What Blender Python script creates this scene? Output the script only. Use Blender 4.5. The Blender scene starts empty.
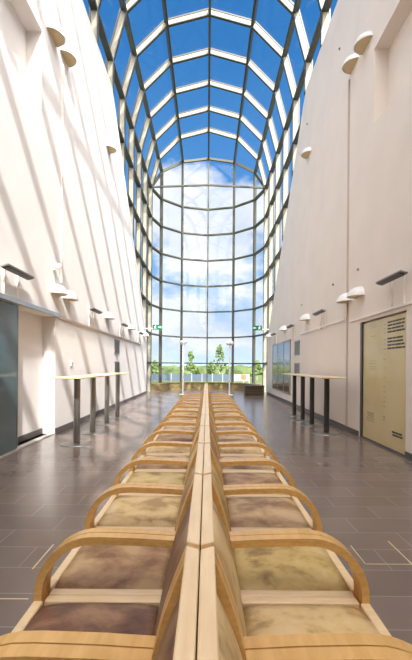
import bpy, bmesh, math, random
from mathutils import Vector, Matrix
random.seed(7)
scene = bpy.context.scene
COL = scene.collection
PI = math.pi

# ------------------------------------------------------------------ camera
EYE = 1.3
cd = bpy.data.cameras.new('camera'); cam = bpy.data.objects.new('camera', cd); COL.objects.link(cam)
cd.sensor_fit = 'HORIZONTAL'; cd.sensor_width = 24.0; cd.lens = 24.0
cd.shift_x = -1.0/412; cd.shift_y = 36.0/412
cd.clip_start = 0.02; cd.clip_end = 2000
cam.matrix_world = Matrix.Translation((0, 0, EYE)) @ Matrix.Rotation(PI/2, 4, 'X') @ Matrix.Rotation(math.radians(0.45), 4, 'Z')
scene.camera = cam

# ------------------------------------------------------------------ view
scene.view_settings.view_transform = 'Standard'
scene.view_settings.look = 'None'
scene.view_settings.gamma = 1.0
scene.view_settings.use_curve_mapping = False
scene.view_settings.exposure = 0.42
scene.cycles.use_denoising = True
scene.cycles.max_bounces = 12
scene.cycles.diffuse_bounces = 8
scene.cycles.transparent_max_bounces = 16
scene.cycles.sample_clamp_indirect = 6.0

# ------------------------------------------------------------------ sun
SUN_DIR = Vector((-1.0, 2.9, -2.5)).normalized()      # travel direction of the light
sd = bpy.data.lights.new('sun', 'SUN'); sun = bpy.data.objects.new('sun', sd); COL.objects.link(sun)
sd.energy = 5.8; sd.angle = math.radians(0.5); sd.color = (1.0, 0.975, 0.94)
sun.rotation_euler = SUN_DIR.to_track_quat('-Z', 'Y').to_euler()
sun.location = (6, -18, 20)

# ------------------------------------------------------------------ sky
def build_world():
    w = bpy.data.worlds.new('sky'); scene.world = w; w.use_nodes = True
    nt = w.node_tree; N = nt.nodes; L = nt.links
    for n in list(N): N.remove(n)
    def math_(op, a, b=None, c=None, clamp=False):
        n = N.new('ShaderNodeMath'); n.operation = op; n.use_clamp = clamp
        for i, v in enumerate((a, b, c)):
            if v is None: continue
            if isinstance(v, (int, float)): n.inputs[i].default_value = v
            else: L.new(v, n.inputs[i])
        return n.outputs[0]
    def mix(f, a, b):
        n = N.new('ShaderNodeMix'); n.data_type = 'RGBA'
        if isinstance(f, (int, float)): n.inputs[0].default_value = f
        else: L.new(f, n.inputs[0])
        for k, v in ((6, a), (7, b)):
            if isinstance(v, tuple): n.inputs[k].default_value = v + (1,)
            else: L.new(v, n.inputs[k])
        return n.outputs[2]
    tc = N.new('ShaderNodeTexCoord'); sep = N.new('ShaderNodeSeparateXYZ')
    L.new(tc.outputs['Generated'], sep.inputs[0])
    x, y, z = sep.outputs
    ramp = N.new('ShaderNodeValToRGB'); L.new(z, ramp.inputs[0])
    cr = ramp.color_ramp
    cr.elements[0].position = 0.0; cr.elements[0].color = (0.60, 0.75, 0.92, 1)
    cr.elements[1].position = 1.0; cr.elements[1].color = (0.02, 0.13, 0.42, 1)
    for p, c in ((0.10, (0.34, 0.54, 0.80)), (0.24, (0.19, 0.40, 0.70)), (0.38, (0.08, 0.26, 0.60)), (0.62, (0.03, 0.165, 0.44))):
        e = cr.elements.new(p); e.color = c + (1,)
    # clouds
    mp = N.new('ShaderNodeMapping'); L.new(tc.outputs['Generated'], mp.inputs[0])
    mp.inputs['Scale'].default_value = (1, 1, 1.7); mp.inputs['Location'].default_value = (0.35, 0.1, 0.22)
    n1 = N.new('ShaderNodeTexNoise'); L.new(mp.outputs[0], n1.inputs['Vector'])
    n1.inputs['Scale'].default_value = 7.0; n1.inputs['Detail'].default_value = 8; n1.inputs['Roughness'].default_value = 0.55
    n2 = N.new('ShaderNodeTexNoise'); L.new(mp.outputs[0], n2.inputs['Vector'])
    n2.inputs['Scale'].default_value = 2.2; n2.inputs['Detail'].default_value = 3
    # main bank of cloud low over the horizon ahead
    az = math_('DIVIDE', x, y)
    el = math_('DIVIDE', z, y)
    d1 = math_('POWER', math_('DIVIDE', math_('SUBTRACT', az, 0.03), 0.22), 2.0)
    d1 = math_('POWER', math_('ABSOLUTE', math_('DIVIDE', math_('SUBTRACT', az, 0.01), 0.21)), 2.0)
    d2 = math_('POWER', math_('ABSOLUTE', math_('DIVIDE', math_('SUBTRACT', el, 0.36), 0.17)), 2.0)
    blob = math_('SUBTRACT', 1.0, math_('ADD', d1, d2), clamp=True)
    front = math_('GREATER_THAN', y, 0.2)
    blob = math_('MULTIPLY', blob, front)
    lowb = math_('SUBTRACT', 1.0, math_('MULTIPLY', math_('ABSOLUTE', math_('SUBTRACT', z, 0.10)), 8.0), clamp=True)
    bias = math_('ADD', math_('MULTIPLY', blob, 0.36), math_('MULTIPLY', lowb, 0.30))
    base = math_('ADD', math_('MULTIPLY', n1.outputs[0], 0.75), math_('MULTIPLY', n2.outputs[0], 0.35))
    hi = math_('MULTIPLY', math_('SUBTRACT', z, 0.42, clamp=True), 0.5)
    dens = math_('SUBTRACT', math_('ADD', base, bias), math_('ADD', 0.64, hi))
    dens = math_('MULTIPLY', dens, 8.0, clamp=True)
    dens = math_('SMOOTH_MIN', dens, 1.0, 0.1)
    ccol = mix(math_('MULTIPLY', math_('SUBTRACT', n1.outputs[0], 0.35), 3.0, clamp=True), (0.58, 0.64, 0.74), (0.88, 0.88, 0.90))
    col = mix(math_('MULTIPLY', dens, 0.95), ramp.outputs[0], ccol)
    # broad warm glow around the unseen sun, added to lift the hall's light
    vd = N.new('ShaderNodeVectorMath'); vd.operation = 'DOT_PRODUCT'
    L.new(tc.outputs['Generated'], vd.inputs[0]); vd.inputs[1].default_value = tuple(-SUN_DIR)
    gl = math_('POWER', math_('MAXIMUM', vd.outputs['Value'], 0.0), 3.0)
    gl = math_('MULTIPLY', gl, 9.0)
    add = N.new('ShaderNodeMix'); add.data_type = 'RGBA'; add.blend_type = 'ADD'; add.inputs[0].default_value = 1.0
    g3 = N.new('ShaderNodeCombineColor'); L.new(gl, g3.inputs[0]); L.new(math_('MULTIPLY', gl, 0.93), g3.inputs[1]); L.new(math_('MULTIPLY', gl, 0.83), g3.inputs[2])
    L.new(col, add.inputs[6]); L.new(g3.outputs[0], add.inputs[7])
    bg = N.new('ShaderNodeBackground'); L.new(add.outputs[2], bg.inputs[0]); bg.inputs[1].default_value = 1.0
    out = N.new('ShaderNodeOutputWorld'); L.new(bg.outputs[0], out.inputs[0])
build_world()

# ------------------------------------------------------------------ materials
def mat(name, color, rough=0.5, metal=0.0, spec=0.5, noise=None, bump=None, coords='pos'):
    m = bpy.data.materials.new(name); m.use_nodes = True
    nt = m.node_tree; b = nt.nodes['Principled BSDF']
    b.inputs['Base Color'].default_value = tuple(color) + (1,)
    b.inputs['Roughness'].default_value = rough; b.inputs['Metallic'].default_value = metal
    b.inputs['Specular IOR Level'].default_value = spec
    geo = nt.nodes.new('ShaderNodeNewGeometry')
    if noise:
        c2, scale, sc3, detail, lo, hi = noise
        mp = nt.nodes.new('ShaderNodeMapping'); mp.inputs['Scale'].default_value = sc3
        nt.links.new(geo.outputs['Position'], mp.inputs[0])
        n = nt.nodes.new('ShaderNodeTexNoise'); n.inputs['Scale'].default_value = scale; n.inputs['Detail'].default_value = detail
        nt.links.new(mp.outputs[0], n.inputs['Vector'])
        r = nt.nodes.new('ShaderNodeValToRGB'); nt.links.new(n.outputs[0], r.inputs[0])
        r.color_ramp.elements[0].position = lo; r.color_ramp.elements[0].color = tuple(color) + (1,)
        r.color_ramp.elements[1].position = hi; r.color_ramp.elements[1].color = tuple(c2) + (1,)
        nt.links.new(r.outputs[0], b.inputs['Base Color'])
    if bump:
        scale, strength = bump
        n = nt.nodes.new('ShaderNodeTexNoise'); n.inputs['Scale'].default_value = scale; n.inputs['Detail'].default_value = 4
        nt.links.new(geo.outputs['Position'], n.inputs['Vector'])
        bp = nt.nodes.new('ShaderNodeBump'); bp.inputs['Strength'].default_value = strength; bp.inputs['Distance'].default_value = 0.01
        nt.links.new(n.outputs[0], bp.inputs['Height']); nt.links.new(bp.outputs[0], b.inputs['Normal'])
    return m

def emit_mat(name, color, strength):
    m = mat(name, color, 0.4); b = m.node_tree.nodes['Principled BSDF']
    b.inputs['Emission Color'].default_value = tuple(color) + (1,); b.inputs['Emission Strength'].default_value = strength
    return m

M_wall_l = mat('plaster_left', (0.76, 0.72, 0.69), 0.85, spec=0.2, noise=((0.73, 0.69, 0.66), 1.3, (1, 1, 1), 3, 0.35, 0.7), bump=(60, 0.08))
M_wall_r = mat('plaster_right', (0.78, 0.70, 0.625), 0.85, spec=0.2, noise=((0.74, 0.66, 0.59), 1.3, (1, 1, 1), 3, 0.35, 0.7), bump=(60, 0.08))
M_paint = mat('cream_paint', (0.80, 0.74, 0.66), 0.55)
M_white = mat('white_enamel', (0.85, 0.84, 0.81), 0.35)
M_shade_in = mat('lamp_diffuser', (0.62, 0.48, 0.27), 0.5)
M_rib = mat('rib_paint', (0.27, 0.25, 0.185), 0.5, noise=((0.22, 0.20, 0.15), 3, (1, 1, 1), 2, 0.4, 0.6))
M_dark = mat('dark_frame_metal', (0.030, 0.030, 0.025), 0.45, metal=0.2)
M_mull = mat('mullion_metal', (0.060, 0.060, 0.042), 0.65, metal=0.1)
M_steel = mat('brushed_steel', (0.34, 0.33, 0.31), 0.28, metal=0.85)
M_black = mat('dark_bronze_metal', (0.055, 0.05, 0.045), 0.4, metal=0.3)
M_grey = mat('grey_housing', (0.28, 0.26, 0.24), 0.45)
M_track = mat('zinc_track', (0.45, 0.50, 0.55), 0.35, metal=0.4)
M_base = mat('dark_skirting', (0.10, 0.085, 0.08), 0.5)
M_wood = mat('birch_plywood', (0.76, 0.46, 0.16), 0.30, noise=((0.64, 0.36, 0.10), 6, (6, 1.0, 14), 5, 0.35, 0.7))
M_wood_top = mat('birch_light', (0.90, 0.68, 0.41), 0.35, noise=((0.82, 0.58, 0.32), 5, (14, 1.2, 8), 5, 0.35, 0.7))
M_wood_rail = mat('birch_pale', (0.86, 0.66, 0.40), 0.35, noise=((0.78, 0.56, 0.30), 5, (1.5, 12, 8), 5, 0.35, 0.7))
M_tabletop = mat('table_birch', (0.78, 0.60, 0.38), 0.35)
M_yellow = mat('yellow_door_panel', (0.56, 0.44, 0.20), 0.25, noise=((0.60, 0.48, 0.24), 1.5, (1, 1, 1), 2, 0.4, 0.6))
M_ink = mat('black_ink', (0.02, 0.018, 0.015), 0.5)
M_inkgrey = mat('grey_ink', (0.22, 0.17, 0.09), 0.5)
M_green = emit_mat('exit_green', (0.0, 0.12, 0.05), 0.25)
M_signwhite = emit_mat('exit_white', (0.9, 0.95, 0.9), 0.5)
M_ledge = mat('ledge_wood', (0.22, 0.16, 0.06), 0.5, noise=((0.12, 0.085, 0.03), 3, (1, 1, 8), 3, 0.4, 0.6))
M_boxwood = mat('dark_box_wood', (0.06, 0.04, 0.02), 0.5)
M_stone = mat('ledge_top_stone', (0.55, 0.53, 0.48), 0.4)
M_grass = mat('meadow_grass', (0.07, 0.10, 0.02), 0.9, noise=((0.12, 0.14, 0.04), 0.15, (1, 1, 1), 4, 0.3, 0.7))
M_leaf = mat('leaf_green', (0.05, 0.095, 0.02), 0.8, noise=((0.12, 0.17, 0.04), 2.5, (1, 1, 1), 4, 0.3, 0.7))
M_leaf2 = mat('hedge_green', (0.03, 0.06, 0.015), 0.8, noise=((0.10, 0.13, 0.03), 0.6, (1, 1, 1), 5, 0.3, 0.7))
M_bark = mat('bark', (0.35, 0.31, 0.26), 0.9)
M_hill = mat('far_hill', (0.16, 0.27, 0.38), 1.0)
M_fence_d = mat('fence_slate', (0.05, 0.075, 0.11), 0.6)
M_fence_l = mat('fence_pale', (0.25, 0.28, 0.30), 0.6)
M_orange = mat('orange_sign', (0.42, 0.10, 0.035), 0.5)
M_terrace = mat('terrace_paving', (0.45, 0.44, 0.42), 0.8)
M_brass = mat('brass_inlay', (0.62, 0.47, 0.25), 0.4)

def leather(name, a, b_, c):
    m = bpy.data.materials.new(name); m.use_nodes = True; nt = m.node_tree
    b = nt.nodes['Principled BSDF']; b.inputs['Roughness'].default_value = 0.42; b.inputs['Specular IOR Level'].default_value = 0.4
    geo = nt.nodes.new('ShaderNodeNewGeometry')
    n = nt.nodes.new('ShaderNodeTexNoise'); n.inputs['Scale'].default_value = 5.0; n.inputs['Detail'].default_value = 8; n.inputs['Roughness'].default_value = 0.6
    n.inputs['Distortion'].default_value = 0.25
    nt.links.new(geo.outputs['Position'], n.inputs['Vector'])
    r = nt.nodes.new('ShaderNodeValToRGB'); nt.links.new(n.outputs[0], r.inputs[0])
    e = r.color_ramp.elements
    e[0].position = 0.38; e[0].color = tuple(a) + (1,); e[1].position = 0.62; e[1].color = tuple(c) + (1,)
    k = e.new(0.5); k.color = tuple(b_) + (1,)
    nt.links.new(r.outputs[0], b.inputs['Base Color'])
    v = nt.nodes.new('ShaderNodeTexNoise'); v.inputs['Scale'].default_value = 90; v.inputs['Detail'].default_value = 2
    nt.links.new(geo.outputs['Position'], v.inputs['Vector'])
    bp = nt.nodes.new('ShaderNodeBump'); bp.inputs['Strength'].default_value = 0.12; bp.inputs['Distance'].default_value = 0.005
    nt.links.new(v.outputs[0], bp.inputs['Height']); nt.links.new(bp.outputs[0], b.inputs['Normal'])
    return m
LE = {
 'dark': leather('leather_dark_brown', (0.11, 0.045, 0.025), (0.19, 0.09, 0.055), (0.34, 0.19, 0.10)),
 'brown': leather('leather_brown', (0.22, 0.11, 0.05), (0.38, 0.22, 0.11), (0.52, 0.34, 0.17)),
 'tan': leather('leather_tan', (0.40, 0.25, 0.10), (0.70, 0.50, 0.23), (0.76, 0.58, 0.31)),
 'olive': leather('leather_olive', (0.28, 0.17, 0.05), (0.56, 0.40, 0.14), (0.66, 0.50, 0.23)),
 'mauve': leather('leather_mauve', (0.26, 0.15, 0.07), (0.48, 0.31, 0.16), (0.62, 0.44, 0.25)),
}

def glass_mat(name, tint, refl=0.05, rough=0.0):
    m = bpy.data.materials.new(name); m.use_nodes = True; nt = m.node_tree; N = nt.nodes
    for n in list(N): N.remove(n)
    t = N.new('ShaderNodeBsdfTransparent'); t.inputs[0].default_value = tuple(tint) + (1,)
    g = N.new('ShaderNodeBsdfGlossy'); g.inputs['Roughness'].default_value = rough; g.inputs[0].default_value = (1, 1, 1, 1)
    mx = N.new('ShaderNodeMixShader'); mx.inputs[0].default_value = refl
    nt.links.new(t.outputs[0], mx.inputs[1]); nt.links.new(g.outputs[0], mx.inputs[2])
    o = N.new('ShaderNodeOutputMaterial'); nt.links.new(mx.outputs[0], o.inputs[0])
    return m
M_glass = glass_mat('clear_glazing', (0.95, 0.97, 0.98), 0.02)
M_doorglass = mat('tinted_door_glass', (0.10, 0.14, 0.15), 0.08, spec=0.8)

def floor_mat():
    m = bpy.data.materials.new('stone_tiles'); m.use_nodes = True; nt = m.node_tree; N = nt.nodes; L = nt.links
    b = N['Principled BSDF']
    geo = N.new('ShaderNodeNewGeometry'); mp = N.new('ShaderNodeMapping')
    mp.inputs['Rotation'].default_value = (0, 0, 0); mp.inputs['Location'].default_value = (0.0, 0.06, 0)
    L.new(geo.outputs['Position'], mp.inputs[0])
    br = N.new('ShaderNodeTexBrick'); L.new(mp.outputs[0], br.inputs['Vector'])
    br.inputs['Scale'].default_value = 1.0; br.inputs['Brick Width'].default_value = 0.60; br.inputs['Row Height'].default_value = 0.30
    br.inputs['Mortar Size'].default_value = 0.0035; br.inputs['Mortar Smooth'].default_value = 0.1
    br.inputs['Color1'].default_value = (0.170, 0.126, 0.104, 1); br.inputs['Color2'].default_value = (0.205, 0.154, 0.126, 1)
    br.inputs['Mortar'].default_value = (0.30, 0.26, 0.23, 1); br.inputs['Bias'].default_value = 0.0
    n = N.new('ShaderNodeTexNoise'); L.new(geo.outputs['Position'], n.inputs['Vector']); n.inputs['Scale'].default_value = 1.6; n.inputs['Detail'].default_value = 6
    mx = N.new('ShaderNodeMix'); mx.data_type = 'RGBA'; mx.blend_type = 'MULTIPLY'; mx.inputs[0].default_value = 0.5
    r = N.new('ShaderNodeValToRGB'); L.new(n.outputs[0], r.inputs[0])
    r.color_ramp.elements[0].position = 0.3; r.color_ramp.elements[0].color = (0.72, 0.72, 0.74, 1)
    r.color_ramp.elements[1].position = 0.7; r.color_ramp.elements[1].color = (1.15, 1.12, 1.1, 1)
    L.new(br.outputs['Color'], mx.inputs[6]); L.new(r.outputs[0], mx.inputs[7]); L.new(mx.outputs[2], b.inputs['Base Color'])
    n2 = N.new('ShaderNodeTexNoise'); L.new(geo.outputs['Position'], n2.inputs['Vector']); n2.inputs['Scale'].default_value = 3.0; n2.inputs['Detail'].default_value = 5
    mr = N.new('ShaderNodeMapRange'); L.new(n2.outputs[0], mr.inputs[0]); mr.inputs[3].default_value = 0.12; mr.inputs[4].default_value = 0.30
    L.new(mr.outputs[0], b.inputs['Roughness'])
    b.inputs['Specular IOR Level'].default_value = 0.6
    bp = N.new('ShaderNodeBump'); bp.inputs['Strength'].default_value = 0.15; bp.inputs['Distance'].default_value = 0.003
    inv = N.new('ShaderNodeMath'); inv.operation = 'SUBTRACT'; inv.inputs[0].default_value = 1.0; L.new(br.outputs['Fac'], inv.inputs[1])
    L.new(inv.outputs[0], bp.inputs['Height']); L.new(bp.outputs[0], b.inputs['Normal'])
    return m
M_floor = floor_mat()

def picture_mat():
    m = bpy.data.materials.new('landscape_print'); m.use_nodes = True; nt = m.node_tree; N = nt.nodes; L = nt.links
    b = N['Principled BSDF']; b.inputs['Roughness'].default_value = 0.15
    geo = N.new('ShaderNodeNewGeometry'); sep = N.new('ShaderNodeSeparateXYZ'); L.new(geo.outputs['Position'], sep.inputs[0])
    n = N.new('ShaderNodeTexNoise'); L.new(geo.outputs['Position'], n.inputs['Vector']); n.inputs['Scale'].default_value = 3.5; n.inputs['Detail'].default_value = 6
    a = N.new('ShaderNodeMath'); a.operation = 'MULTIPLY_ADD'; L.new(n.outputs[0], a.inputs[0]); a.inputs[1].default_value = 0.35; L.new(sep.outputs[2], a.inputs[2])
    mr = N.new('ShaderNodeMapRange'); L.new(a.outputs[0], mr.inputs[0]); mr.inputs[1].default_value = 0.3; mr.inputs[2].default_value = 2.5
    r = N.new('ShaderNodeValToRGB'); L.new(mr.outputs[0], r.inputs[0]); e = r.color_ramp.elements
    e[0].position = 0.0; e[0].color = (0.10, 0.06, 0.04, 1); e[1].position = 1.0; e[1].color = (0.12, 0.18, 0.30, 1)
    for p, c in ((0.30, (0.16, 0.11, 0.08)), (0.40, (0.10, 0.09, 0.05)), (0.46, (0.22, 0.24, 0.06)), (0.56, (0.30, 0.30, 0.10)), (0.60, (0.08, 0.10, 0.08)), (0.66, (0.30, 0.34, 0.40)), (0.80, (0.17, 0.24, 0.36))):
        k = e.new(p); k.color = c + (1,)
    L.new(r.outputs[0], b.inputs['Base Color'])
    return m
M_print = picture_mat()

# ------------------------------------------------------------------ helpers
def link(name, bm, m, parent=None, smooth=False):
    bmesh.ops.recalc_face_normals(bm, faces=bm.faces)
    me = bpy.data.meshes.new(name); bm.to_mesh(me); bm.free()
    me.materials.append(m)
    if smooth:
        for p in me.polygons: p.use_smooth = True
    o = bpy.data.objects.new(name, me); COL.objects.link(o)
    if parent: o.parent = parent
    return o
def tag(o, label, cat, group=None, kind=None):
    o['label'] = label; o['category'] = cat
    if group: o['group'] = group
    if kind: o['kind'] = kind
    return o
def thing(name, label, cat, loc=(0, 0, 0), group=None):
    o = bpy.data.objects.new(name, None); COL.objects.link(o); o.location = loc; o.empty_display_size = 0.2
    return tag(o, label, cat, group)
def struct(o, label=None):
    o['kind'] = 'structure'
    if label: o['label'] = label; 
    return o
def box(bm, x0, x1, y0, y1, z0, z1, bevel=0.0, seg=1):
    vs = [bm.verts.new((x, y, z)) for z in (z0, z1) for y in (y0, y1) for x in (x0, x1)]
    fs = [bm.faces.new([vs[i] for i in q]) for q in ((0, 2, 3, 1), (4, 5, 7, 6), (0, 1, 5, 4), (2, 6, 7, 3), (0, 4, 6, 2), (1, 3, 7, 5))]
    if bevel > 0:
        es = list({e for f in fs for e in f.edges})
        bmesh.ops.bevel(bm, geom=es, offset=bevel, segments=seg, affect='EDGES', profile=0.5)
    return bm
def B(*a, **k):
    bm = bmesh.new(); box(bm, *a, **k); return bm
def cyl(bm, c, r0, r1, h, n=24, axis='Z'):
    M = Matrix.Translation(Vector(c) + Vector((0, 0, h/2)))
    if axis == 'X': M = Matrix.Translation(c) @ Matrix.Rotation(PI/2, 4, 'Y')
    if axis == 'Y': M = Matrix.Translation(c) @ Matrix.Rotation(PI/2, 4, 'X')
    bmesh.ops.create_cone(bm, cap_ends=True, cap_tris=False, segments=n, radius1=r0, radius2=r1, depth=h, matrix=M)
    return bm
def beam(bm, p0, p1, w, d, side):
    """box from p0 to p1; 'side' points along the d dimension, depth d runs from the line outwards along side"""
    p0 = Vector(p0); p1 = Vector(p1); t = (p1 - p0).normalized(); s = Vector(side); s = (s - t * s.dot(t)).normalized(); u = t.cross(s)
    vs = []
    for p in (p0, p1):
        for a, b in ((-w/2, 0), (w/2, 0), (w/2, d), (-w/2, d)):
            vs.append(bm.verts.new(p + u * a + s * b))
    for q in ((0, 1, 2, 3), (4, 7, 6, 5), (0, 4, 5, 1), (1, 5, 6, 2), (2, 6, 7, 3), (3, 7, 4, 0)):
        bm.faces.new([vs[i] for i in q])
def sweep(path, width_axis_y0, y1, th):
    """slab: 2D path (x,z) thickened by th (to the right-hand normal), extruded y0..y1"""
    bm = bmesh.new(); n = len(path); rings = []
    for i, p in enumerate(path):
        a = Vector(path[max(i-1, 0)]); b = Vector(path[min(i+1, n-1)]); t = (b - a).normalized(); nn = Vector((t.y, -t.x))
        q = Vector(p) + nn * th
        rings.append([bm.verts.new((p[0], width_axis_y0, p[1])), bm.verts.new((p[0], y1, p[1])), bm.verts.new((q.x, y1, q.y)), bm.verts.new((q.x, width_axis_y0, q.y))])
    for a, b in zip(rings, rings[1:]):
        for k in range(4): bm.faces.new((a[k], a[(k+1) % 4], b[(k+1) % 4], b[k]))
    bm.faces.new(rings[0]); bm.faces.new(rings[-1])
    return bm
def lathe(bm, prof, n=32, a0=0.0, a1=2*PI, c=(0, 0, 0)):
    full = abs(a1 - a0 - 2*PI) < 1e-6; steps = n if full else n + 1; cols = []
    for i in range(steps):
        a = a0 + (a1 - a0) * i / n
        cols.append([bm.verts.new((c[0] + r*math.cos(a), c[1] + r*math.sin(a), c[2] + z)) for r, z in prof])
    m = len(cols)
    for i in range(m if full else m-1):
        A = cols[i]; Bc = cols[(i+1) % m]
        for j in range(len(prof)-1): bm.faces.new((A[j], A[j+1], Bc[j+1], Bc[j]))
    bmesh.ops.remove_doubles(bm, verts=bm.verts, dist=1e-5)
    return bm
def kids(o): return [c for c in COL.objects if c.parent == o]

# ------------------------------------------------------------------ hall dimensions
HW = 2.86            # half width to the wall face
YB = -9.35            # back wall
EAVE = 9.5; YC = 12.2; YE = 19.5; HE = 2.62       # eave height, start / end of the sloping wall edge
SPR = 10.39; RI = 2.86; DEP = 0.17; PITCH = 1.747; Y_AP = 21.02
RIB_Y = [Y_AP - PITCH * k for k in range(17, -1, -1)]
def wall_top(y):
    if y <= YC: return EAVE
    if y >= YE: return 0.0
    return EAVE + (HE - EAVE) * (y - YC) / (YE - YC)

# floor
bm = bmesh.new()
pts = [(-3.3, YB - .3), (3.3, YB - .3), (3.3, Y_AP)] + [(3.08*math.cos(a), Y_AP + 3.08*math.sin(a)) for a in [PI*k/6 for k in range(0, 7)]] + [(-3.3, Y_AP)]
top = [bm.verts.new((x, y, 0)) for x, y in pts]; bot = [bm.verts.new((x, y, -0.2)) for x, y in pts]
bm.faces.new(top); bm.faces.new(bot[::-1])
for i in range(len(pts)): bm.faces.new((top[i], bot[i], bot[(i+1) % len(pts)], top[(i+1) % len(pts)]))
struct(link('floor', bm, M_floor), 'dark grey brown stone tile floor')

# side walls with recesses
def side_wall(name, s, m, holes, label):
    bm = bmesh.new(); TH = 0.34
    def P(y, z, d=0): return bm.verts.new((s * (HW + d), y, z))
    def quad(a, b, c, d): bm.faces.new([P(*a), P(*b), P(*c), P(*d)])
    ys = sorted({YB, YC} | {h[0] for h in holes} | {h[1] for h in holes}); zs = sorted({0, EAVE} | {h[2] for h in holes} | {h[3] for h in holes})
    for y0, y1 in zip(ys, ys[1:]):
        for z0, z1 in zip(zs, zs[1:]):
            if any(h[0] <= y0 and y1 <= h[1] and h[2] <= z0 and z1 <= h[3] for h in holes): continue
            quad((y0, z0), (y1, z0), (y1, z1), (y0, z1))
    for (y0, y1, z0, z1, d) in holes:
        quad((y0, z0, d), (y1, z0, d), (y1, z1, d), (y0, z1, d))
        quad((y0, z0), (y0, z0, d), (y0, z1, d), (y0, z1)); quad((y1, z0), (y1, z1), (y1, z1, d), (y1, z0, d))
        quad((y0, z0), (y1, z0), (y1, z0, d), (y0, z0, d)); quad((y0, z1), (y0, z1, d), (y1, z1, d), (y1, z1))
    quad((YC, 0), (YE, 0), (YE, HE), (YC, EAVE))
    out = [(YB, 0), (YE, 0), (YE, HE), (YC, EAVE), (YB, EAVE)]
    bm.faces.new([P(y, z, TH) for y, z in out])
    for a, b in zip(out, out[1:] + out[:1]): quad(a, b, b + (TH,), a + (TH,))
    bmesh.ops.remove_doubles(bm, verts=bm.verts, dist=1e-5)
    return struct(link(name, bm, m), label)
NICHE = (3.4, 7.04, 5.66, 6.99, 0.27)
side_wall('wall_left', -1, M_wall_l, [NICHE, (4.1, 7.75, 0.0, 2.2, 0.24)], 'tall white plastered side wall striped by rib shadows')
side_wall('wall_right', 1, M_wall_r, [(3.4, 7.15, 5.50, 6.82, 0.25), (5.92, 7.72, 0.0, 2.13, 0.10)], 'tall pinkish plastered side wall with yellow door')
bm = B(-3.3, 3.3, YB - .3, YB, 0, 13.6); struct(link('wall_back', bm, M_wall_l), 'plain end wall behind the viewer')
bm = bmesh.new()
box(bm, -3.3, 3.3, YB - .3, RIB_Y[0] - .06, 13.3, 13.6)
for s in (-1, 1): box(bm, min(s*HW, s*3.3), max(s*HW, s*3.3), YB, RIB_Y[0] - .06, EAVE + .002, 13.3)
struct(link('ceiling', bm, M_wall_l), 'solid ceiling strip behind the viewer')

# ------------------------------------------------------------------ glazed vault
def arc_pt(r, k): a = PI * k / 6; return Vector((r * math.cos(a), 0, SPR + r * math.sin(a)))
ntrim = [0]; nwin = [0]
def trim(bm, m, label):
    ntrim[0] += 1; return struct(link('trim_%d' % ntrim[0], bm, m), label)
def window(bm, label):
    nwin[0] += 1; return struct(link('window_%d' % nwin[0], bm, M_glass), label)
def strip(bm, inner, outer, y0, y1):
    rings = [[bm.verts.new((p.x, y0, p.z)), bm.verts.new((q.x, y0, q.z)), bm.verts.new((q.x, y1, q.z)), bm.verts.new((p.x, y1, p.z))] for p, q in zip(inner, outer)]
    for a, b in zip(rings, rings[1:]):
        for k in range(4): bm.faces.new((a[k], b[k], b[(k+1) % 4], a[(k+1) % 4]))
    bm.faces.new(rings[0]); bm.faces.new(rings[-1])
def rib_line(r, y):
    zb = wall_top(y) + (0.002 if y < YE else 0)
    return [Vector((r, 0, zb))] + [arc_pt(r, k) for k in range(7)] + [Vector((-r, 0, zb))]
for i, y in enumerate(RIB_Y):
    bm = bmesh.new(); strip(bm, rib_line(RI + .012, y), rib_line(RI + DEP, y), y - .035, y + .035)
    t = trim(bm, M_rib, 'cream steel arch rib of the glazed vault')
    bm = bmesh.new(); strip(bm, rib_line(RI - .018, y), rib_line(RI + .012, y), y - .05, y + .05)
    link('flange', bm, M_dark, t)
    bm = bmesh.new(); strip(bm, rib_line(RI + DEP, y), rib_line(RI + DEP + .05, y), y - .05, y + .05)
    link('glazing_cap', bm, M_dark, t)
AP = [Vector((RI * math.cos(PI*k/6), Y_AP + RI * math.sin(PI*k/6), 0)) for k in range(7)]
def ap(r, k): return Vector((r * math.cos(PI*k/6), Y_AP + r * math.sin(PI*k/6), 0))
for k in range(7):
    a = PI*k/6; p = arc_pt(RI, k); rad = Vector((math.cos(a), 0, math.sin(a)))
    yend = Y_AP + (RI * math.sin(math.acos(max(-1, min(1, math.cos(a))))) if 0 < k < 6 else 0)
    bm = bmesh.new(); beam(bm, (p.x, RIB_Y[0], p.z), (p.x, yend, p.z), 0.085, DEP, rad)
    trim(bm, M_mull if k == 3 else M_dark, 'long dark purlin running the length of the vault')
for s in (-1, 1):
    for j in range(1, 7):
        h = SPR - 1.49 * j
        y0 = RIB_Y[0] if h > EAVE else (YC + (h - EAVE) / (HE - EAVE) * (YE - YC) if h > HE else YE)
        bm = bmesh.new(); beam(bm, (s*RI, y0, h), (s*RI, Y_AP, h), 0.085, DEP, (s, 0, 0))
        trim(bm, M_dark, 'dark horizontal rail of the side glazing')
    # capping along the wall's top edge
    bm = bmesh.new()
    beam(bm, (s*(HW+.02), RIB_Y[0], EAVE+.03), (s*(HW+.02), YC, EAVE+.03), 0.06, .2, (s, 0, 0))
    beam(bm, (s*(HW+.02), YC, EAVE+.03), (s*(HW+.02), YE, HE+.03), 0.06, .2, (s, 0, 0))
    beam(bm, (s*(HW+.02), YE+.03, HE+.03), (s*(HW+.02), YE+.03, 0), 0.06, .2, (s, 0, 0))
    trim(bm, M_dark, 'dark edge capping where wall meets glazing')
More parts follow.
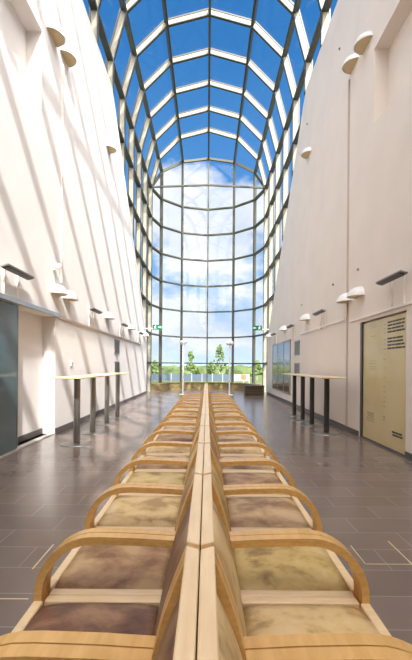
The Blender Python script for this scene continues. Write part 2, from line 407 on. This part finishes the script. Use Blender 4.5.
# apse mullions and rings
for k in range(0, 7):
    p = ap(RI, k); rad = Vector((math.cos(PI*k/6), math.sin(PI*k/6), 0))
    if 0 < k < 6:
        bm = bmesh.new(); beam(bm, (p.x, p.y, 0), (p.x, p.y, arc_pt(RI, k).z), 0.075, DEP, rad); trim(bm, M_mull, 'upright mullion of the curved end window')
for j in range(0, 7):
    h = SPR - 1.49 * j
    bm = bmesh.new()
    for k in range(6):
        a = ap(RI, k); b = ap(RI, k+1); mid = (a + b)/2 - Vector((0, Y_AP, 0))
        beam(bm, (a.x, a.y, h), (b.x, b.y, h), 0.07, DEP, (mid.x, mid.y, 0))
    trim(bm, M_mull, 'curved horizontal transom of the end window')
bm = bmesh.new()
for k in range(6):
    a = ap(RI, k); b = ap(RI, k+1); za = arc_pt(RI, k).z; zb = arc_pt(RI, k+1).z
    beam(bm, (a.x, a.y, za), (b.x, b.y, zb), 0.09, 0.14, (0, 0.3, 1))
trim(bm, M_mull, 'arched head where the end window meets the vault')
bm = bmesh.new(); beam(bm, (-RI, Y_AP, SPR + .04), (0, Y_AP, SPR + .16), 0.07, 0.1, (0, 1, 0)); beam(bm, (0, Y_AP, SPR + .16), (RI, Y_AP, SPR + .04), 0.07, 0.1, (0, 1, 0))
trim(bm, M_mull, 'horizontal tie across the springing of the last arch')
# glass
RG = RI + DEP + .02
for i in range(len(RIB_Y)-1):
    y0, y1 = RIB_Y[i] + .052, RIB_Y[i+1] - .052; bm = bmesh.new()
    for k in range(6):
        p = arc_pt(RG, k); q = arc_pt(RG, k+1); bm.faces.new([bm.verts.new(v) for v in ((p.x, y0, p.z), (p.x, y1, p.z), (q.x, y1, q.z), (q.x, y0, q.z))])
    for s in (-1, 1):
        a = wall_top(y0); b = wall_top(y1)
        bm.faces.new([bm.verts.new(v) for v in ((s*RG, y0, a), (s*RG, y1, b), (s*RG, y1, SPR), (s*RG, y0, SPR))])
    window(bm, 'bay of clear roof glazing between two arch ribs')
bm = bmesh.new()
for k in range(6):
    a = ap(RG, k); b = ap(RG, k+1); za = SPR + RG*math.sin(PI*k/6); zb = SPR + RG*math.sin(PI*(k+1)/6)
    bm.faces.new([bm.verts.new(v) for v in ((a.x, a.y, 0), (b.x, b.y, 0), (b.x, b.y, zb), (a.x, a.y, za))])
window(bm, 'tall curved end window looking over green fields')
bm = bmesh.new()
for k in range(6):
    a = ap(RG, k); b = ap(RG, k+1); p = arc_pt(RG, k); q = arc_pt(RG, k+1)
    vs = [(p.x, Y_AP, p.z), (q.x, Y_AP, q.z), (b.x, b.y, q.z), (a.x, a.y, p.z)]
    if k == 0: vs = vs[:3]
    if k == 5: vs = [vs[0], vs[1], vs[3]]
    bm.faces.new([bm.verts.new(v) for v in vs])
window(bm, 'roof glazing over the curved end window')

# ------------------------------------------------------------------ skirtings, rails, doors
for s, nm, gaps in ((-1, 'baseboard_left', [(YB, 4.1), (7.76, YE)]), (1, 'baseboard_right', [(YB, 5.9), (7.74, YE)])):
    bm = bmesh.new()
    for y0, y1 in gaps: box(bm, min(s*HW, s*(HW-.018)), max(s*HW, s*(HW-.018)), y0, y1, 0.0, 0.10)
    struct(link(nm, bm, M_base), 'low dark skirting along the side wall')
def wallbox(s, d0, d1, y0, y1, z0, z1, **k):
    xs = sorted((s*(HW-d0), s*(HW-d1))); return B(xs[0], xs[1], y0, y1, z0, z1, **k)
bm = wallbox(-1, 0, .03, 7.78, 17.6, 2.19, 2.235); trim(bm, mat('left_rail_paint', (0.55, 0.44, 0.36), .6), 'thin brown cable rail along left wall')
bm = wallbox(1, 0, .03, 4.6, 8.22, 2.19, 2.235); trim(bm, M_paint, 'thin cream cable rail above yellow door')
bm = wallbox(1, 0, .03, 8.52, 12.6, 2.27, 2.315); trim(bm, M_paint, 'thin cream cable rail over tall tables')

# left sliding glass door in its recess
d = bpy.data.objects.new('door_1', None); COL.objects.link(d); d['kind'] = 'structure'; d['label'] = 'sliding door of dark tinted glass under zinc track'
link('glass_panel', B(-HW - .03, -HW - .01, 4.12, 6.23, 0.03, 2.19), M_doorglass, d)
link('door_edge', B(-HW - .035, -HW - .005, 6.23, 6.255, 0.03, 2.19), M_steel, d)
link('track', wallbox(-1, 0, .07, 4.0, 7.8, 2.2, 2.27, bevel=.006), M_track, d)
link('threshold', B(-HW - .10, -HW + .0, 4.12, 7.74, 0.001, 0.018), M_stone, d)
struct(link('trim_90', B(-HW - .239, -HW - .22, 6.3, 7.74, 0.02, 0.11), M_base), 'dark skirting inside door recess')

# right yellow door
d = bpy.data.objects.new('door_2', None); COL.objects.link(d); d['kind'] = 'structure'; d['label'] = 'yellow printed sliding door panel in right wall'
XD = HW + .03
d_panel = link('door_panel', B(XD, XD + .04, 5.94, 7.62, 0.03, 2.10), M_yellow, d)
link('door_frame', B(HW + .005, HW + .09, 7.62, 7.70, 0.0, 2.12), M_black, d)
link('threshold', B(HW + .0, HW + .09, 5.93, 7.62, 0.001, 0.025), M_base, d)
def print_lines(name, rows, m, x=XD - .003):
    bm = bmesh.new()
    for (y0, y1, z, t) in rows: box(bm, x, x + .006, y0, y1, z - t/2, z + t/2)
    link(name, bm, m, d_panel)
rows = []
for r in range(9):
    if r == 4: continue
    y = 6.60; z = 2.02 - r * .052
    for w in (.17, .10, .21, .09):
        ww = w * random.uniform(.8, 1.1)
        if y - ww < 6.0: break
        rows.append((y - ww, y, z, .026)); y -= ww + .018
print_lines('black_lettering', rows, M_ink)
rows = []
for r, z in enumerate((.30, .255, .16)):
    if r == 2: continue
    y = 6.42 - .02*r
    for w in (.12, .08, .10): rows.append((y - w, y, z, .026)); y -= w + .014
print_lines('lower_lettering', rows, M_ink)
rows = []
for z in (2.0, 1.93, 1.86, 1.75, 1.68, 1.60, 1.43, 1.29, 1.14, .98, .90, .82, .74, .66, .50, .45): rows.append((6.68, 6.74, z, .010))
for z in (2.03, 1.99, 1.84, 1.41, 1.37, 1.31, 1.27): rows.append((7.05, 7.05 + random.uniform(.2, .38), z, .007))
for z in (.50, .47, .44, .40, .36): rows.append((7.12, 7.12 + random.uniform(.22, .36), z, .012))
print_lines('fine_print', rows, M_inkgrey)

# ------------------------------------------------------------------ wall lamps
def make_sconce(s):
    """half dome, flat side down, against the wall; origin at wall centre of its lower edge"""
    root = thing('wall_sconce', 'x', 'wall lamp')
    bm = bmesh.new(); R = .235; prof = [(R * math.cos(a), .19 * math.sin(a)) for a in [PI/2*i/10 for i in range(11)]]
    a0 = PI/2 if s > 0 else -PI/2
    lathe(bm, prof, 20, a0, a0 + PI)
    inner = [(r*.955, z*.955) for r, z in prof]; lathe(bm, inner, 20, a0, a0 + PI)
    sh = link('lamp_shade', bm, M_white, root, smooth=True)
    bm = bmesh.new(); n = 20
    ring = [bm.verts.new((R*.95*math.cos(a0 + PI*i/n), R*.95*math.sin(a0 + PI*i/n), .012)) for i in range(n+1)]
    ring2 = [bm.verts.new((R*.95*math.cos(a0 + PI*i/n), R*.95*math.sin(a0 + PI*i/n), .022)) for i in range(n+1)]
    bm.faces.new(ring); bm.faces.new(ring2[::-1])
    for i in range(n): bm.faces.new((ring[i], ring[i+1], ring2[i+1], ring2[i]))
    bm.faces.new((ring[0], ring2[0], ring2[n], ring[n]))
    link('diffuser', bm, M_shade_in, sh)
    bmx = B(min(0, -s*.02), max(0, -s*.02), -.05, .05, .03, .16); link('wall_plate', bmx, M_white, root)
    return root
def copy_thing(root, loc, label, group=None):
    r = root.copy(); COL.objects.link(r); r.location = loc; r['label'] = label
    if group: r['group'] = group
    for ch in kids(root):
        c = ch.copy(); COL.objects.link(c); c.parent = r
        for g in kids(ch):
            q = g.copy(); COL.objects.link(q); q.parent = c
    return r
SC = {1: make_sconce(1), -1: make_sconce(-1)}
used = {1: False, -1: False}
order = ['nearest', 'second', 'third', 'fourth', 'fifth']
def place_sconce(s, y, z, label, group):
    loc = (s*(HW - .002), y, z)
    if not used[s]:
        SC[s].location = loc; SC[s]['label'] = label; SC[s]['group'] = group; used[s] = True
    else: copy_thing(SC[s], loc, label, group)
for s, side in ((-1, 'left'), (1, 'right')):
    wl = 'sunlit white' if s < 0 else 'shaded pinkish'
    place_sconce(s, 7.45, 7.22 - (.1 if s > 0 else 0), 'half-dome lamp high on %s wall, nearer of the pair beside the niche' % wl, 'high wall sconces')
    place_sconce(s, 8.10, 7.32 - (.1 if s > 0 else 0), 'half-dome lamp high on %s wall, farther of the pair beside the niche' % wl, 'high wall sconces')
    place_sconce(s, 11.7, 7.42 - (.1 if s > 0 else 0), 'single half-dome lamp high on %s wall near the glazing' % wl, 'high wall sconces')
    thing_near = 'dark glass door' if s < 0 else 'yellow door'
    for y, w in ((7.72, 'nearer of the low pair beyond the %s' % thing_near), (8.35, 'farther of the low pair beyond the %s' % thing_near), (11.7, 'first single one after the low pair'), (15.1, 'second single one after the low pair'), (18.6, 'last of the low row by the end window')):
        place_sconce(s, y, 2.62, 'white half-dome lamp on %s wall, %s' % ('sunlit' if s < 0 else 'shaded', w), 'low wall sconces')

def make_bar(s):
    root = thing('wall_strip_light', 'x', 'wall light')
    bm = B(-.06, .06, -.42, .42, 0, .03, bevel=.01, seg=2); bmesh.ops.rotate(bm, verts=bm.verts, cent=(0, 0, 0), matrix=Matrix.Rotation(s*.25, 3, 'Y')); bmesh.ops.translate(bm, verts=bm.verts, vec=(-s*.13, 0, 0))
    hs = link('housing', bm, M_grey, root)
    bm = B(-.045, .045, -.39, .39, -.012, .002); bmesh.ops.rotate(bm, verts=bm.verts, cent=(0, 0, 0), matrix=Matrix.Rotation(s*.25, 3, 'Y')); bmesh.ops.translate(bm, verts=bm.verts, vec=(-s*.13, 0, 0))
    link('louvre', bm, M_black, hs)
    for yy in (-.2, .22):
        bm = bmesh.new(); xs = sorted((-s*.03, 0)); box(bm, xs[0], xs[1], yy - .014, yy + .014, -.40, .03)
        xs = sorted((-s*.13, 0)); box(bm, xs[0], xs[1], yy - .012, yy + .012, .0, .025)
        link('bracket', bm, M_paint, root)
    return root
for s in (-1, 1):
    proto = make_bar(s); first = True
    wl = 'sunlit white' if s < 0 else 'shaded pinkish'
    for y, w in ((5.95 if s < 0 else 6.15, 'above the %s' % ('glass door' if s < 0 else 'yellow door')), (10.1, 'first beyond the pair of domes'), (13.6, 'second beyond the pair of domes'), (17.1, 'last before the end window')):
        lab = 'grey strip light on %s wall, %s' % (wl, w)
        if first: proto.location = (s*(HW-.002), y, 2.62); proto['label'] = lab; proto['group'] = 'strip lights along the walls'; first = False
        else: copy_thing(proto, (s*(HW-.002), y, 2.62), lab, 'strip lights along the walls')

# conduits
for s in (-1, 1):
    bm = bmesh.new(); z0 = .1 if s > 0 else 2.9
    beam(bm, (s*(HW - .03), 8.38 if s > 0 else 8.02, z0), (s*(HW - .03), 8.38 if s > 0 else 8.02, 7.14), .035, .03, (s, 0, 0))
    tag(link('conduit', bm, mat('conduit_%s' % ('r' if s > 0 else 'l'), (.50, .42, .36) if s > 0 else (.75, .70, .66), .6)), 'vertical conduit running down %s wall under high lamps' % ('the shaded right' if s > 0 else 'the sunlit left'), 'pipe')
# small fixings on the right wall
def small_disc(y, z, r, label, m=M_grey, s=1):
    bm = bmesh.new(); cyl(bm, (s*(HW - .015), y, z), r, r, .03, 12, 'X'); return tag(link('wall_sensor', bm, m), label, 'sensor', 'small round sensors on the right wall')
for (px, py, lab) in ((340, 48.7, 'small round sensor high beside the lamp pair'), (307.6, 124, 'small round sensor high above single dome lamp'),
                      (358.5, 269.5, 'small round sensor above the low lamp pair on right wall'), (333.6, 284.5, 'small round sensor left of the conduit on right wall'), (302, 305, 'small round sensor above the tall tables')):
    up = 366 - py; xx = px - 207 - .00785*up; Y = 412*HW/xx; small_disc(Y, 1.3 + (up + .00785*(px-207)) * Y/412, .025, lab)

# ventilation grilles
def grille(s, y0, y1, z0, z1, label):
    root = thing('vent_grille', label, 'vent', (s*HW, (y0+y1)/2, z0), 'vent grilles low on the walls'); w = (y1-y0)/2; h = z1-z0
    xs = sorted((0, -s*.02)); 
    bm = bmesh.new(); box(bm, xs[0], xs[1], -w, -w+.03, 0, h); box(bm, xs[0], xs[1], w-.03, w, 0, h); box(bm, xs[0], xs[1], -w, w, 0, .03); box(bm, xs[0], xs[1], -w, w, h-.03, h)
    link('frame', bm, M_grey, root)
    xs = sorted((-s*.001, -s*.006)); link('backing', B(xs[0], xs[1], -w+.03, w-.03, .03, h-.03), M_black, root)
    bm = bmesh.new(); n = 8
    for i in range(n):
        z = .03 + (h-.06)*(i+.5)/n; xs = sorted((-s*.006, -s*.016)); box(bm, xs[0], xs[1], -w+.03, w-.03, z-.008, z+.008)
    link('slats', bm, M_base if s < 0 else M_grey, root)
for s, w in ((-1, 'sunlit'), (1, 'shaded')):
    grille(s, 12.7, 13.4, 1.66, 2.12, 'upper grey vent grille on %s wall beyond the tables' % w)
    grille(s, 12.7, 13.4, 1.02, 1.42, 'lower grey vent grille on %s wall beyond the tables' % w)
# socket on left wall
root = thing('wall_socket', 'small white socket on left wall above tall table', 'socket', (-HW, 8.65, 1.28))
link('plate', B(0, .03, -.05, .05, 0, .11, bevel=.006), M_white, root); bm = bmesh.new(); cyl(bm, (.035, 0, .055), .03, .03, .012, 16, 'X'); link('socket_face', bm, M_grey, root)
root = thing('security_camera', 'small white camera above the low lamp pair on left wall', 'camera', (-HW, 7.62, 3.05))
link('mount', B(0, .04, -.03, .03, 0, .12), M_white, root); link('camera_body', B(.04, .15, -.035, .035, .04, .12, bevel=.02, seg=2), M_white, root)
bm = bmesh.new(); beam(bm, (.03, .0, 0), (.012, .12, -.24), .015, .012, (1, 0, 0)); link('cable', bm, M_grey, root)

# framed landscape on the right wall
root = thing('framed_picture', 'large framed landscape print on right wall beyond vents', 'picture', (HW, 15.9, .35))
link('print', B(-.02, -.008, -1.78, 1.88, .03, 1.85), M_print, root)
bm = bmesh.new(); box(bm, -.035, 0, -1.83, -1.78, 0, 1.88); box(bm, -.035, 0, 1.88, 1.93, 0, 1.88); box(bm, -.035, 0, -1.83, 1.93, 0, .04); box(bm, -.035, 0, -1.83, 1.93, 1.84, 1.88)
link('frame', bm, M_grey, root)
bm = bmesh.new()
for y in (-.6, .65): box(bm, -.03, -.008, y - .012, y + .012, .04, 1.84)
link('divider', bm, M_grey, root)

# exit signs
for s in (-1, 1):
    root = thing('exit_sign', 'green running-man exit sign beside end window at %s' % ('sunlit wall' if s < 0 else 'shaded wall'), 'exit sign', (s*2.33, 19.2, 2.98), 'exit signs')
    pn = link('sign_panel', B(-.22, .22, 0, .05, 0, .22, bevel=.006), M_green, root)
    bm = bmesh.new()
    def flat(pts):
        f = [bm.verts.new((x, -.004, z)) for x, z in pts]; g = [bm.verts.new((x, 0.002, z)) for x, z in pts]
        bm.faces.new(f); bm.faces.new(g[::-1])
        for i in range(len(pts)): bm.faces.new((f[i], f[(i+1) % len(pts)], g[(i+1) % len(pts)], g[i]))
    c0 = .10 * s
    cyl(bm, (c0 + .01, -.002, .175), .018, .018, .006, 12, 'Y')
    flat([(c0-.015, .155), (c0+.02, .15), (c0+.012, .09), (c0-.02, .095)]); flat([(c0-.02, .10), (c0+.0, .09), (c0-.05, .03), (c0-.065, .04)])
    flat([(c0-.005, .10), (c0+.015, .09), (c0+.05, .05), (c0+.035, .035)]); flat([(c0-.015, .155), (c0-.01, .14), (c0-.06, .11), (c0-.065, .125)]); flat([(c0+.02, .15), (c0+.018, .135), (c0+.06, .12), (c0+.06, .135)])
    link('running_figure', bm, M_signwhite, pn)
    bm = bmesh.new(); c1 = -.10 * s
    flat([(c1-.05, .095), (c1+.05, .095), (c1+.05, .125), (c1-.05, .125)]); flat([(c1-s*.05, .06), (c1-s*.05, .16), (c1-s*.09, .11)])
    link('arrow', bm, M_signwhite, pn)
    xs = sorted((s*.22, s*(HW-2.33))); link('bracket', B(xs[0], xs[1], .01, .04, .03, .07), M_white, root)

# ------------------------------------------------------------------ tall tables
def table(cx, y0, y1, cols, label, mcol, w=.46):
    root = thing('standing_table', label, 'table', (cx, (y0+y1)/2, 0), 'tall standing tables')
    L2 = (y1-y0)/2
    link('tabletop', B(-w/2, w/2, -L2, L2, 1.085, 1.11, bevel=.006), M_tabletop, root)
    for (yc, dx) in cols:
        yy = yc - (y0+y1)/2
        bm = bmesh.new(); cyl(bm, (dx, yy, .02), .052, .052, 1.05, 24); link('column', bm, mcol, root, smooth=False)
        bm = bmesh.new(); lathe(bm, [(0, .022), (.20, .016), (.262, .008), (.268, .001), (0, .001)], 40, c=(dx, yy, 0)); link('base', bm, M_steel, root, smooth=False)
        bm = bmesh.new(); cyl(bm, (dx, yy, 1.07), .11, .11, .014, 24); link('mounting_plate', bm, M_black, root)
table(-2.17, 6.35, 8.45, [(6.8, .03), (7.97, -.03)], 'tall pale wood table by sunlit wall, nearer the glass door', M_steel)
table(-2.22, 8.85, 10.75, [(9.17, 0), (10.26, 0)], 'tall pale wood table by sunlit wall, nearer the end window', M_steel)
table(2.35, 7.62, 9.65, [(8.07, 0), (9.2, 0)], 'tall pale wood table by shaded wall, nearer the yellow door', M_black)
table(2.33, 9.72, 11.5, [(10.0, 0), (10.95, 0)], 'tall pale wood table by shaded wall, nearer the framed picture', M_black)

# ------------------------------------------------------------------ floor lamps
for x, lab, kind in ((-1.08, 'white floor lamp with flared bowl, left of the seat rows', 0), (1.02, 'white floor lamp with round drum head, right of the seat rows', 1)):
    root = thing('floor_lamp', lab, 'lamp', (x, 18.6, 0), 'floor lamps before the end window')
    bm = bmesh.new(); cyl(bm, (0, 0, .0), .17, .16, .02, 28); link('base', bm, M_white, root)
    bm = bmesh.new(); cyl(bm, (0, 0, .02), .035, .03, 2.24, 16); link('pole', bm, M_white, root, smooth=False)
    bm = bmesh.new()
    if kind == 0: lathe(bm, [(.04, 2.22), (.08, 2.27), (.17, 2.36), (.19, 2.40), (.17, 2.43), (0, 2.44)], 28)
    else: lathe(bm, [(.0, 2.24), (.13, 2.25), (.165, 2.30), (.165, 2.38), (.12, 2.44), (0, 2.46)], 28)
    link('lamp_shade', bm, M_white, root, smooth=True)

# ------------------------------------------------------------------ window bench
root = thing('window_bench', 'curved low wooden bench along the end window', 'bench', (0, Y_AP, 0))
bm = bmesh.new(); bt = bmesh.new()
for k in range(6):
    a0, a1 = PI*k/6, PI*(k+1)/6
    def ring(r, z, a): return (r*math.cos(a), r*math.sin(a), z)
    for b, r0, r1, z0, z1 in ((bm, 2.40, 2.82, 0.0, .34), (bt, 2.36, 2.83, .34, .38)):
        vs = [b.verts.new(ring(r, z, a)) for a in (a0, a1) for r, z in ((r0, z0), (r1, z0), (r1, z1), (r0, z1))]
        for q in ((0, 1, 2, 3), (4, 7, 6, 5), (0, 4, 5, 1), (1, 5, 6, 2), (2, 6, 7, 3), (3, 7, 4, 0)): b.faces.new([vs[i] for i in q])
link('bench_front', bm, M_ledge, root); link('bench_top', bt, M_ledge, root)
root = thing('storage_box', 'dark wooden low box by right wall before end window', 'box', (2.12, 18.6, 0))
link('box_body', B(-.42, .42, -.35, .35, 0.0, .40, bevel=.01), M_boxwood, root); link('lid', B(-.44, .44, -.37, .37, .40, .44, bevel=.008), M_boxwood, root)
bm = bmesh.new()
for z in (.12, .24): box(bm, -.425, .425, -.362, -.352, z, z + .012)
link('batten', bm, M_ledge, root)

# ------------------------------------------------------------------ seat rows
W = .665; XO = -.013; ARM = .625
def arm_path(s):
    pts = [(.105, ARM - .012), (.25, ARM - .004), (.40, ARM)]
    c = (.425, ARM - .235)
    for i in range(1, 13):
        a = PI/2 - PI/2*i/12; pts.append((c[0] + .235*math.cos(a), c[1] + .235*math.sin(a)))
    pts.append((.66, .335))
    return pts
def stile_path(): return [(.036, .845), (.062, .78), (.087, .71), (.108, .63), (.125, .55), (.138, .47), (.147, .40), (.153, .33)]
def flipx(bm, s):
    if s < 0:
        for v in bm.verts: v.co.x = -v.co.x
    return bm
def cushion(x0, x1, y0, y1, z0, z1, puff, r=.03):
    bm = bmesh.new(); nx, ny = 12, 12; g = [[None]*(ny+1) for _ in range(nx+1)]
    def prof(t): return 1 - abs(2*t-1)**4
    for i in range(nx+1):
        for j in range(ny+1):
            u, v = i/nx, j/ny; z = z1 - puff*(1 - prof(u)) - puff*(1-prof(v))
            g[i][j] = bm.verts.new((x0 + (x1-x0)*u, y0 + (y1-y0)*v, z))
    for i in range(nx):
        for j in range(ny): bm.faces.new((g[i][j], g[i+1][j], g[i+1][j+1], g[i][j+1]))
    loop = [g[i][0] for i in range(nx+1)] + [g[nx][j] for j in range(1, ny+1)] + [g[i][ny] for i in range(nx-1, -1, -1)] + [g[0][j] for j in range(ny-1, 0, -1)]
    low = [bm.verts.new((v.co.x, v.co.y, z0)) for v in loop]
    for i in range(len(loop)): k = (i+1) % len(loop); bm.faces.new((loop[i], loop[k], low[k], low[i]))
    bm.faces.new(low)
    return bm
def make_chair(s):
    root = thing('armchair', 'x', 'chair', (0, 0, 0)); e = .003; aw = .047
    link('seat_cushion', flipx(cushion(.148, .622, aw + .01, W - aw - .01, .31, .388, .016), s), LE['tan'], root, smooth=True)
    # back cushion, leaning
    bm = cushion(0, .46, aw + .008, W - aw - .008, 0, .035, .010)
    for v in bm.verts:
        t = v.co.x / .46; d = v.co.z
        px = .016 + (.118 - .016) * t + .020*math.sin(PI*t); pz = .79 + (.375 - .79) * t
        v.co.x = px + d * .96; v.co.z = pz + d * .27
    link('back_cushion', flipx(bm, s), LE['tan'], root, smooth=True)
    for y0 in (e, W - aw):
        y1 = y0 + aw - e
        link('armrest', flipx(sweep(arm_path(s), y0, y1, .030), s), M_wood, root)
        link('back_stile', flipx(sweep(stile_path(), y0, y1, .03), s), M_wood, root)
        link('side_rail', flipx(B(.12, .62, y0, y1, .315, .372, bevel=.003), s), M_wood_rail, root)
        link('leg', flipx(B(.618, .655, y0 + .004, y1 - .004, 0, .315, bevel=.004), s), M_wood, root)
        link('leg', flipx(B(.085, .125, y0 + .004, y1 - .004, 0, .36, bevel=.004), s), M_wood, root)
    link('front_rail', flipx(B(.622, .66, aw, W - aw, .315, .374, bevel=.004), s), M_wood_rail, root)
    bm = B(.0015, .0345, .024, W - .001, .8505, .865, bevel=.0025)
    for v in bm.verts: v.co.y -= .020 * (1 - v.co.x / .0345)
    link('top_rail', flipx(bm, s), M_wood_top, root)
    bm = B(.002, .0355, .001, W - .001, .80, .850, bevel=.002); link('back_board', flipx(bm, s), M_wood, root)
    return root
lefts = ['dark', 'dark', 'brown', 'tan', 'olive', 'mauve', 'tan', 'brown', 'mauve', 'olive', 'tan', 'olive', 'tan', 'olive', 'tan', 'tan']
rights = ['tan', 'tan', 'olive', 'mauve', 'brown', 'mauve', 'tan', 'mauve', 'brown', 'tan', 'olive', 'tan', 'olive', 'tan', 'olive', 'tan']
words = {'dark': 'dark brown mottled', 'brown': 'brown stained', 'olive': 'olive tan', 'tan': 'pale tan', 'mauve': 'mauve brown'}
ordn = ['first', 'second', 'third', 'fourth', 'fifth', 'sixth', 'seventh', 'eighth', 'ninth', 'tenth', 'eleventh', 'twelfth', 'thirteenth', 'fourteenth', 'fifteenth', 'sixteenth']
for s, seq, side in ((-1, lefts, 'left'), (1, rights, 'right')):
    proto = make_chair(s)
    for i in range(15):
        loc = (XO, 1.0 + (i - 1) * W, 0)
        k = seq[i]
        lab = 'birch armchair with %s leather seat, %s from the near end of %s row' % (words[k], ordn[i], side)
        if i == 0: r = proto; r.location = loc; r['label'] = lab; r['group'] = 'armchairs of the %s row' % side
        else: r = copy_thing(proto, loc, lab, 'armchairs of the %s row' % side)
        chairs_parts = kids(r)
        for c in chairs_parts:
            if c.name.startswith(('seat_cushion', 'back_cushion')):
                me = c.data.copy(); me.materials[0] = LE[k]; c.data = me

# brass inlays in the floor
def inlay(x0, x1, y0, y1, label): tag(link('floor_inlay', B(x0, x1, y0, y1, .0, .0015), M_brass), label, 'floor inlay', 'brass inlay strips')
inlay(1.053, 1.06, 2.72, 3.0, 'short lengthwise brass strip in floor, nearer the right seat row'); inlay(1.06, 1.36, 2.715, 2.725, 'crosswise brass strip in floor right of seats'); inlay(1.36, 1.37, 2.715, 3.08, 'lengthwise brass strip in floor, farther from right seat row')
inlay(-1.105, -1.095, 2.62, 2.98, 'lengthwise brass strip in floor left of seats'); inlay(-1.35, -.98, 2.28, 2.29, 'crosswise brass strip in floor left of seats')

# ------------------------------------------------------------------ outside
bm = bmesh.new(); bmesh.ops.create_grid(bm, x_segments=60, y_segments=60, size=1)
for v in bm.verts:
    v.co.x *= 600; v.co.y = 24.5 + (v.co.y + 1) * 400; v.co.z = -.25 + .25*math.sin(v.co.x*.02)*math.sin(v.co.y*.013) * min(1, (v.co.y-24)/80)
tag(link('meadow', bm, M_grass), 'flat green meadow outside the end window', 'ground', kind='structure')
bm = B(-40, 40, -40, 24.6, -.5, -.24); tag(link('terrace', bm, M_terrace), 'paved ground around the hall outside', 'ground', kind='structure')
bm = bmesh.new(); n = 80; rows_ = []
for i in range(n+1):
    x = -700 + 1400*i/n; h = 4.2 + 1.6*math.sin(i*.55) + 1.2*math.sin(i*1.37+1)
    rows_.append([bm.verts.new((x, 640, -.5)), bm.verts.new((x, 700, h)), bm.verts.new((x, 800, -.5))])
for a, b in zip(rows_, rows_[1:]):
    for k in range(2): bm.faces.new((a[k], b[k], b[k+1], a[k+1]))
tag(link('hills', bm, M_hill), 'low blue hills on the horizon', 'hills', kind='structure')
def blobs(bm, cx, cy, cz, rx, ry, rz, n, r0, r1):
    for _ in range(n):
        a = random.uniform(0, 2*PI); u = random.uniform(-1, 1); q = random.random()**.4; f = math.sqrt(1-u*u)
        p = Vector((cx + rx*q*f*math.cos(a), cy + ry*q*f*math.sin(a), cz + rz*q*u)); r = random.uniform(r0, r1)
        g = bmesh.ops.create_icosphere(bm, subdivisions=1, radius=r, matrix=Matrix.Translation(p) @ Matrix.Rotation(random.uniform(0, 3), 4, 'Z'))
        for v in g['verts']: v.co += Vector((random.uniform(-1, 1), random.uniform(-1, 1), random.uniform(-1, 1))) * r * .25
bm = bmesh.new()
for i in range(420):
    x = random.uniform(-38, 38); y = random.uniform(60, 130); h = random.uniform(.9, 1.5)
    g = bmesh.ops.create_icosphere(bm, subdivisions=2, radius=1, matrix=Matrix.Translation((x, y, h*.35 - .25)) @ Matrix.Diagonal((random.uniform(1, 2.4), 1.2, h*.75, 1)))
    for v in g['verts']: v.co += Vector((random.uniform(-1, 1), random.uniform(-1, 1), random.uniform(-1, 1))) * .18
tag(link('shrubs', bm, M_leaf2), 'band of green shrubs beyond the fence', 'shrubs', kind='stuff')
def tree(x, y, h, w, label):
    root = thing('young_tree', label, 'tree', (x, y, -.25), 'young trees outside')
    bm = bmesh.new(); cyl(bm, (0, 0, 0), .05, .02, h*.9, 8); link('trunk', bm, M_bark, root)
    bm = bmesh.new()
    for i in range(90):
        t = random.random(); z = h*(.28 + .72*t); rr = w*.5*(1 - t)**.7 * math.sqrt(random.random()) + .03; a = random.uniform(0, 2*PI)
        r = random.uniform(.07, .17)
        g = bmesh.ops.create_icosphere(bm, subdivisions=1, radius=r, matrix=Matrix.Translation((rr*math.cos(a), rr*math.sin(a), z)))
        for v in g['verts']: v.co += Vector((random.uniform(-1, 1), random.uniform(-1, 1), random.uniform(-1, 1))) * r * .35
    link('crown', bm, M_leaf, root)
tree(1.35, 44, 3.8, 1.7, 'taller young tree outside, right of the central mullion')
tree(-1.75, 44, 3.1, 1.3, 'shorter young tree outside, left of the central mullion')
tree(.45, 47, 2.0, 1.0, 'small low tree outside beside the central mullion')
tree(-5.3, 42, 2.0, 1.5, 'bushy tree outside near the left end of the window')
tree(5.6, 46, 2.2, 1.5, 'bushy tree outside near the right end of the window')
# fence
def fence(x0, x1, y, m, label):
    root = thing('garden_fence', label, 'fence', ((x0+x1)/2, y, -.25), 'low fences outside'); w = (x1-x0)/2
    bm = bmesh.new(); n = int((x1-x0)/.9)
    for i in range(n):
        a = -w + 2*w*i/n; box(bm, a + .04, a + 2*w/n - .04, 0, .04, .18, .80)
    link('panel', bm, m, root)
    bm = bmesh.new()
    for i in range(n+1):
        a = -w + 2*w*i/n; box(bm, a - .035, a + .035, -.01, .06, 0, .86)
    link('posts', bm, M_fence_l, root)
fence(-5.2, 2.4, 38, M_fence_d, 'dark slate panel fence outside behind left part of window')
fence(2.5, 3.9, 38, M_fence_l, 'pale panel fence outside right of the slate fence')
root = thing('notice_board', 'small orange board outside beyond the right floor lamp', 'sign', (3.25, 36.5, -.25))
link('board', B(-.22, .22, 0, .04, .35, .80), M_orange, root); link('post', B(-.03, .03, .04, .08, 0, .8), M_bark, root)
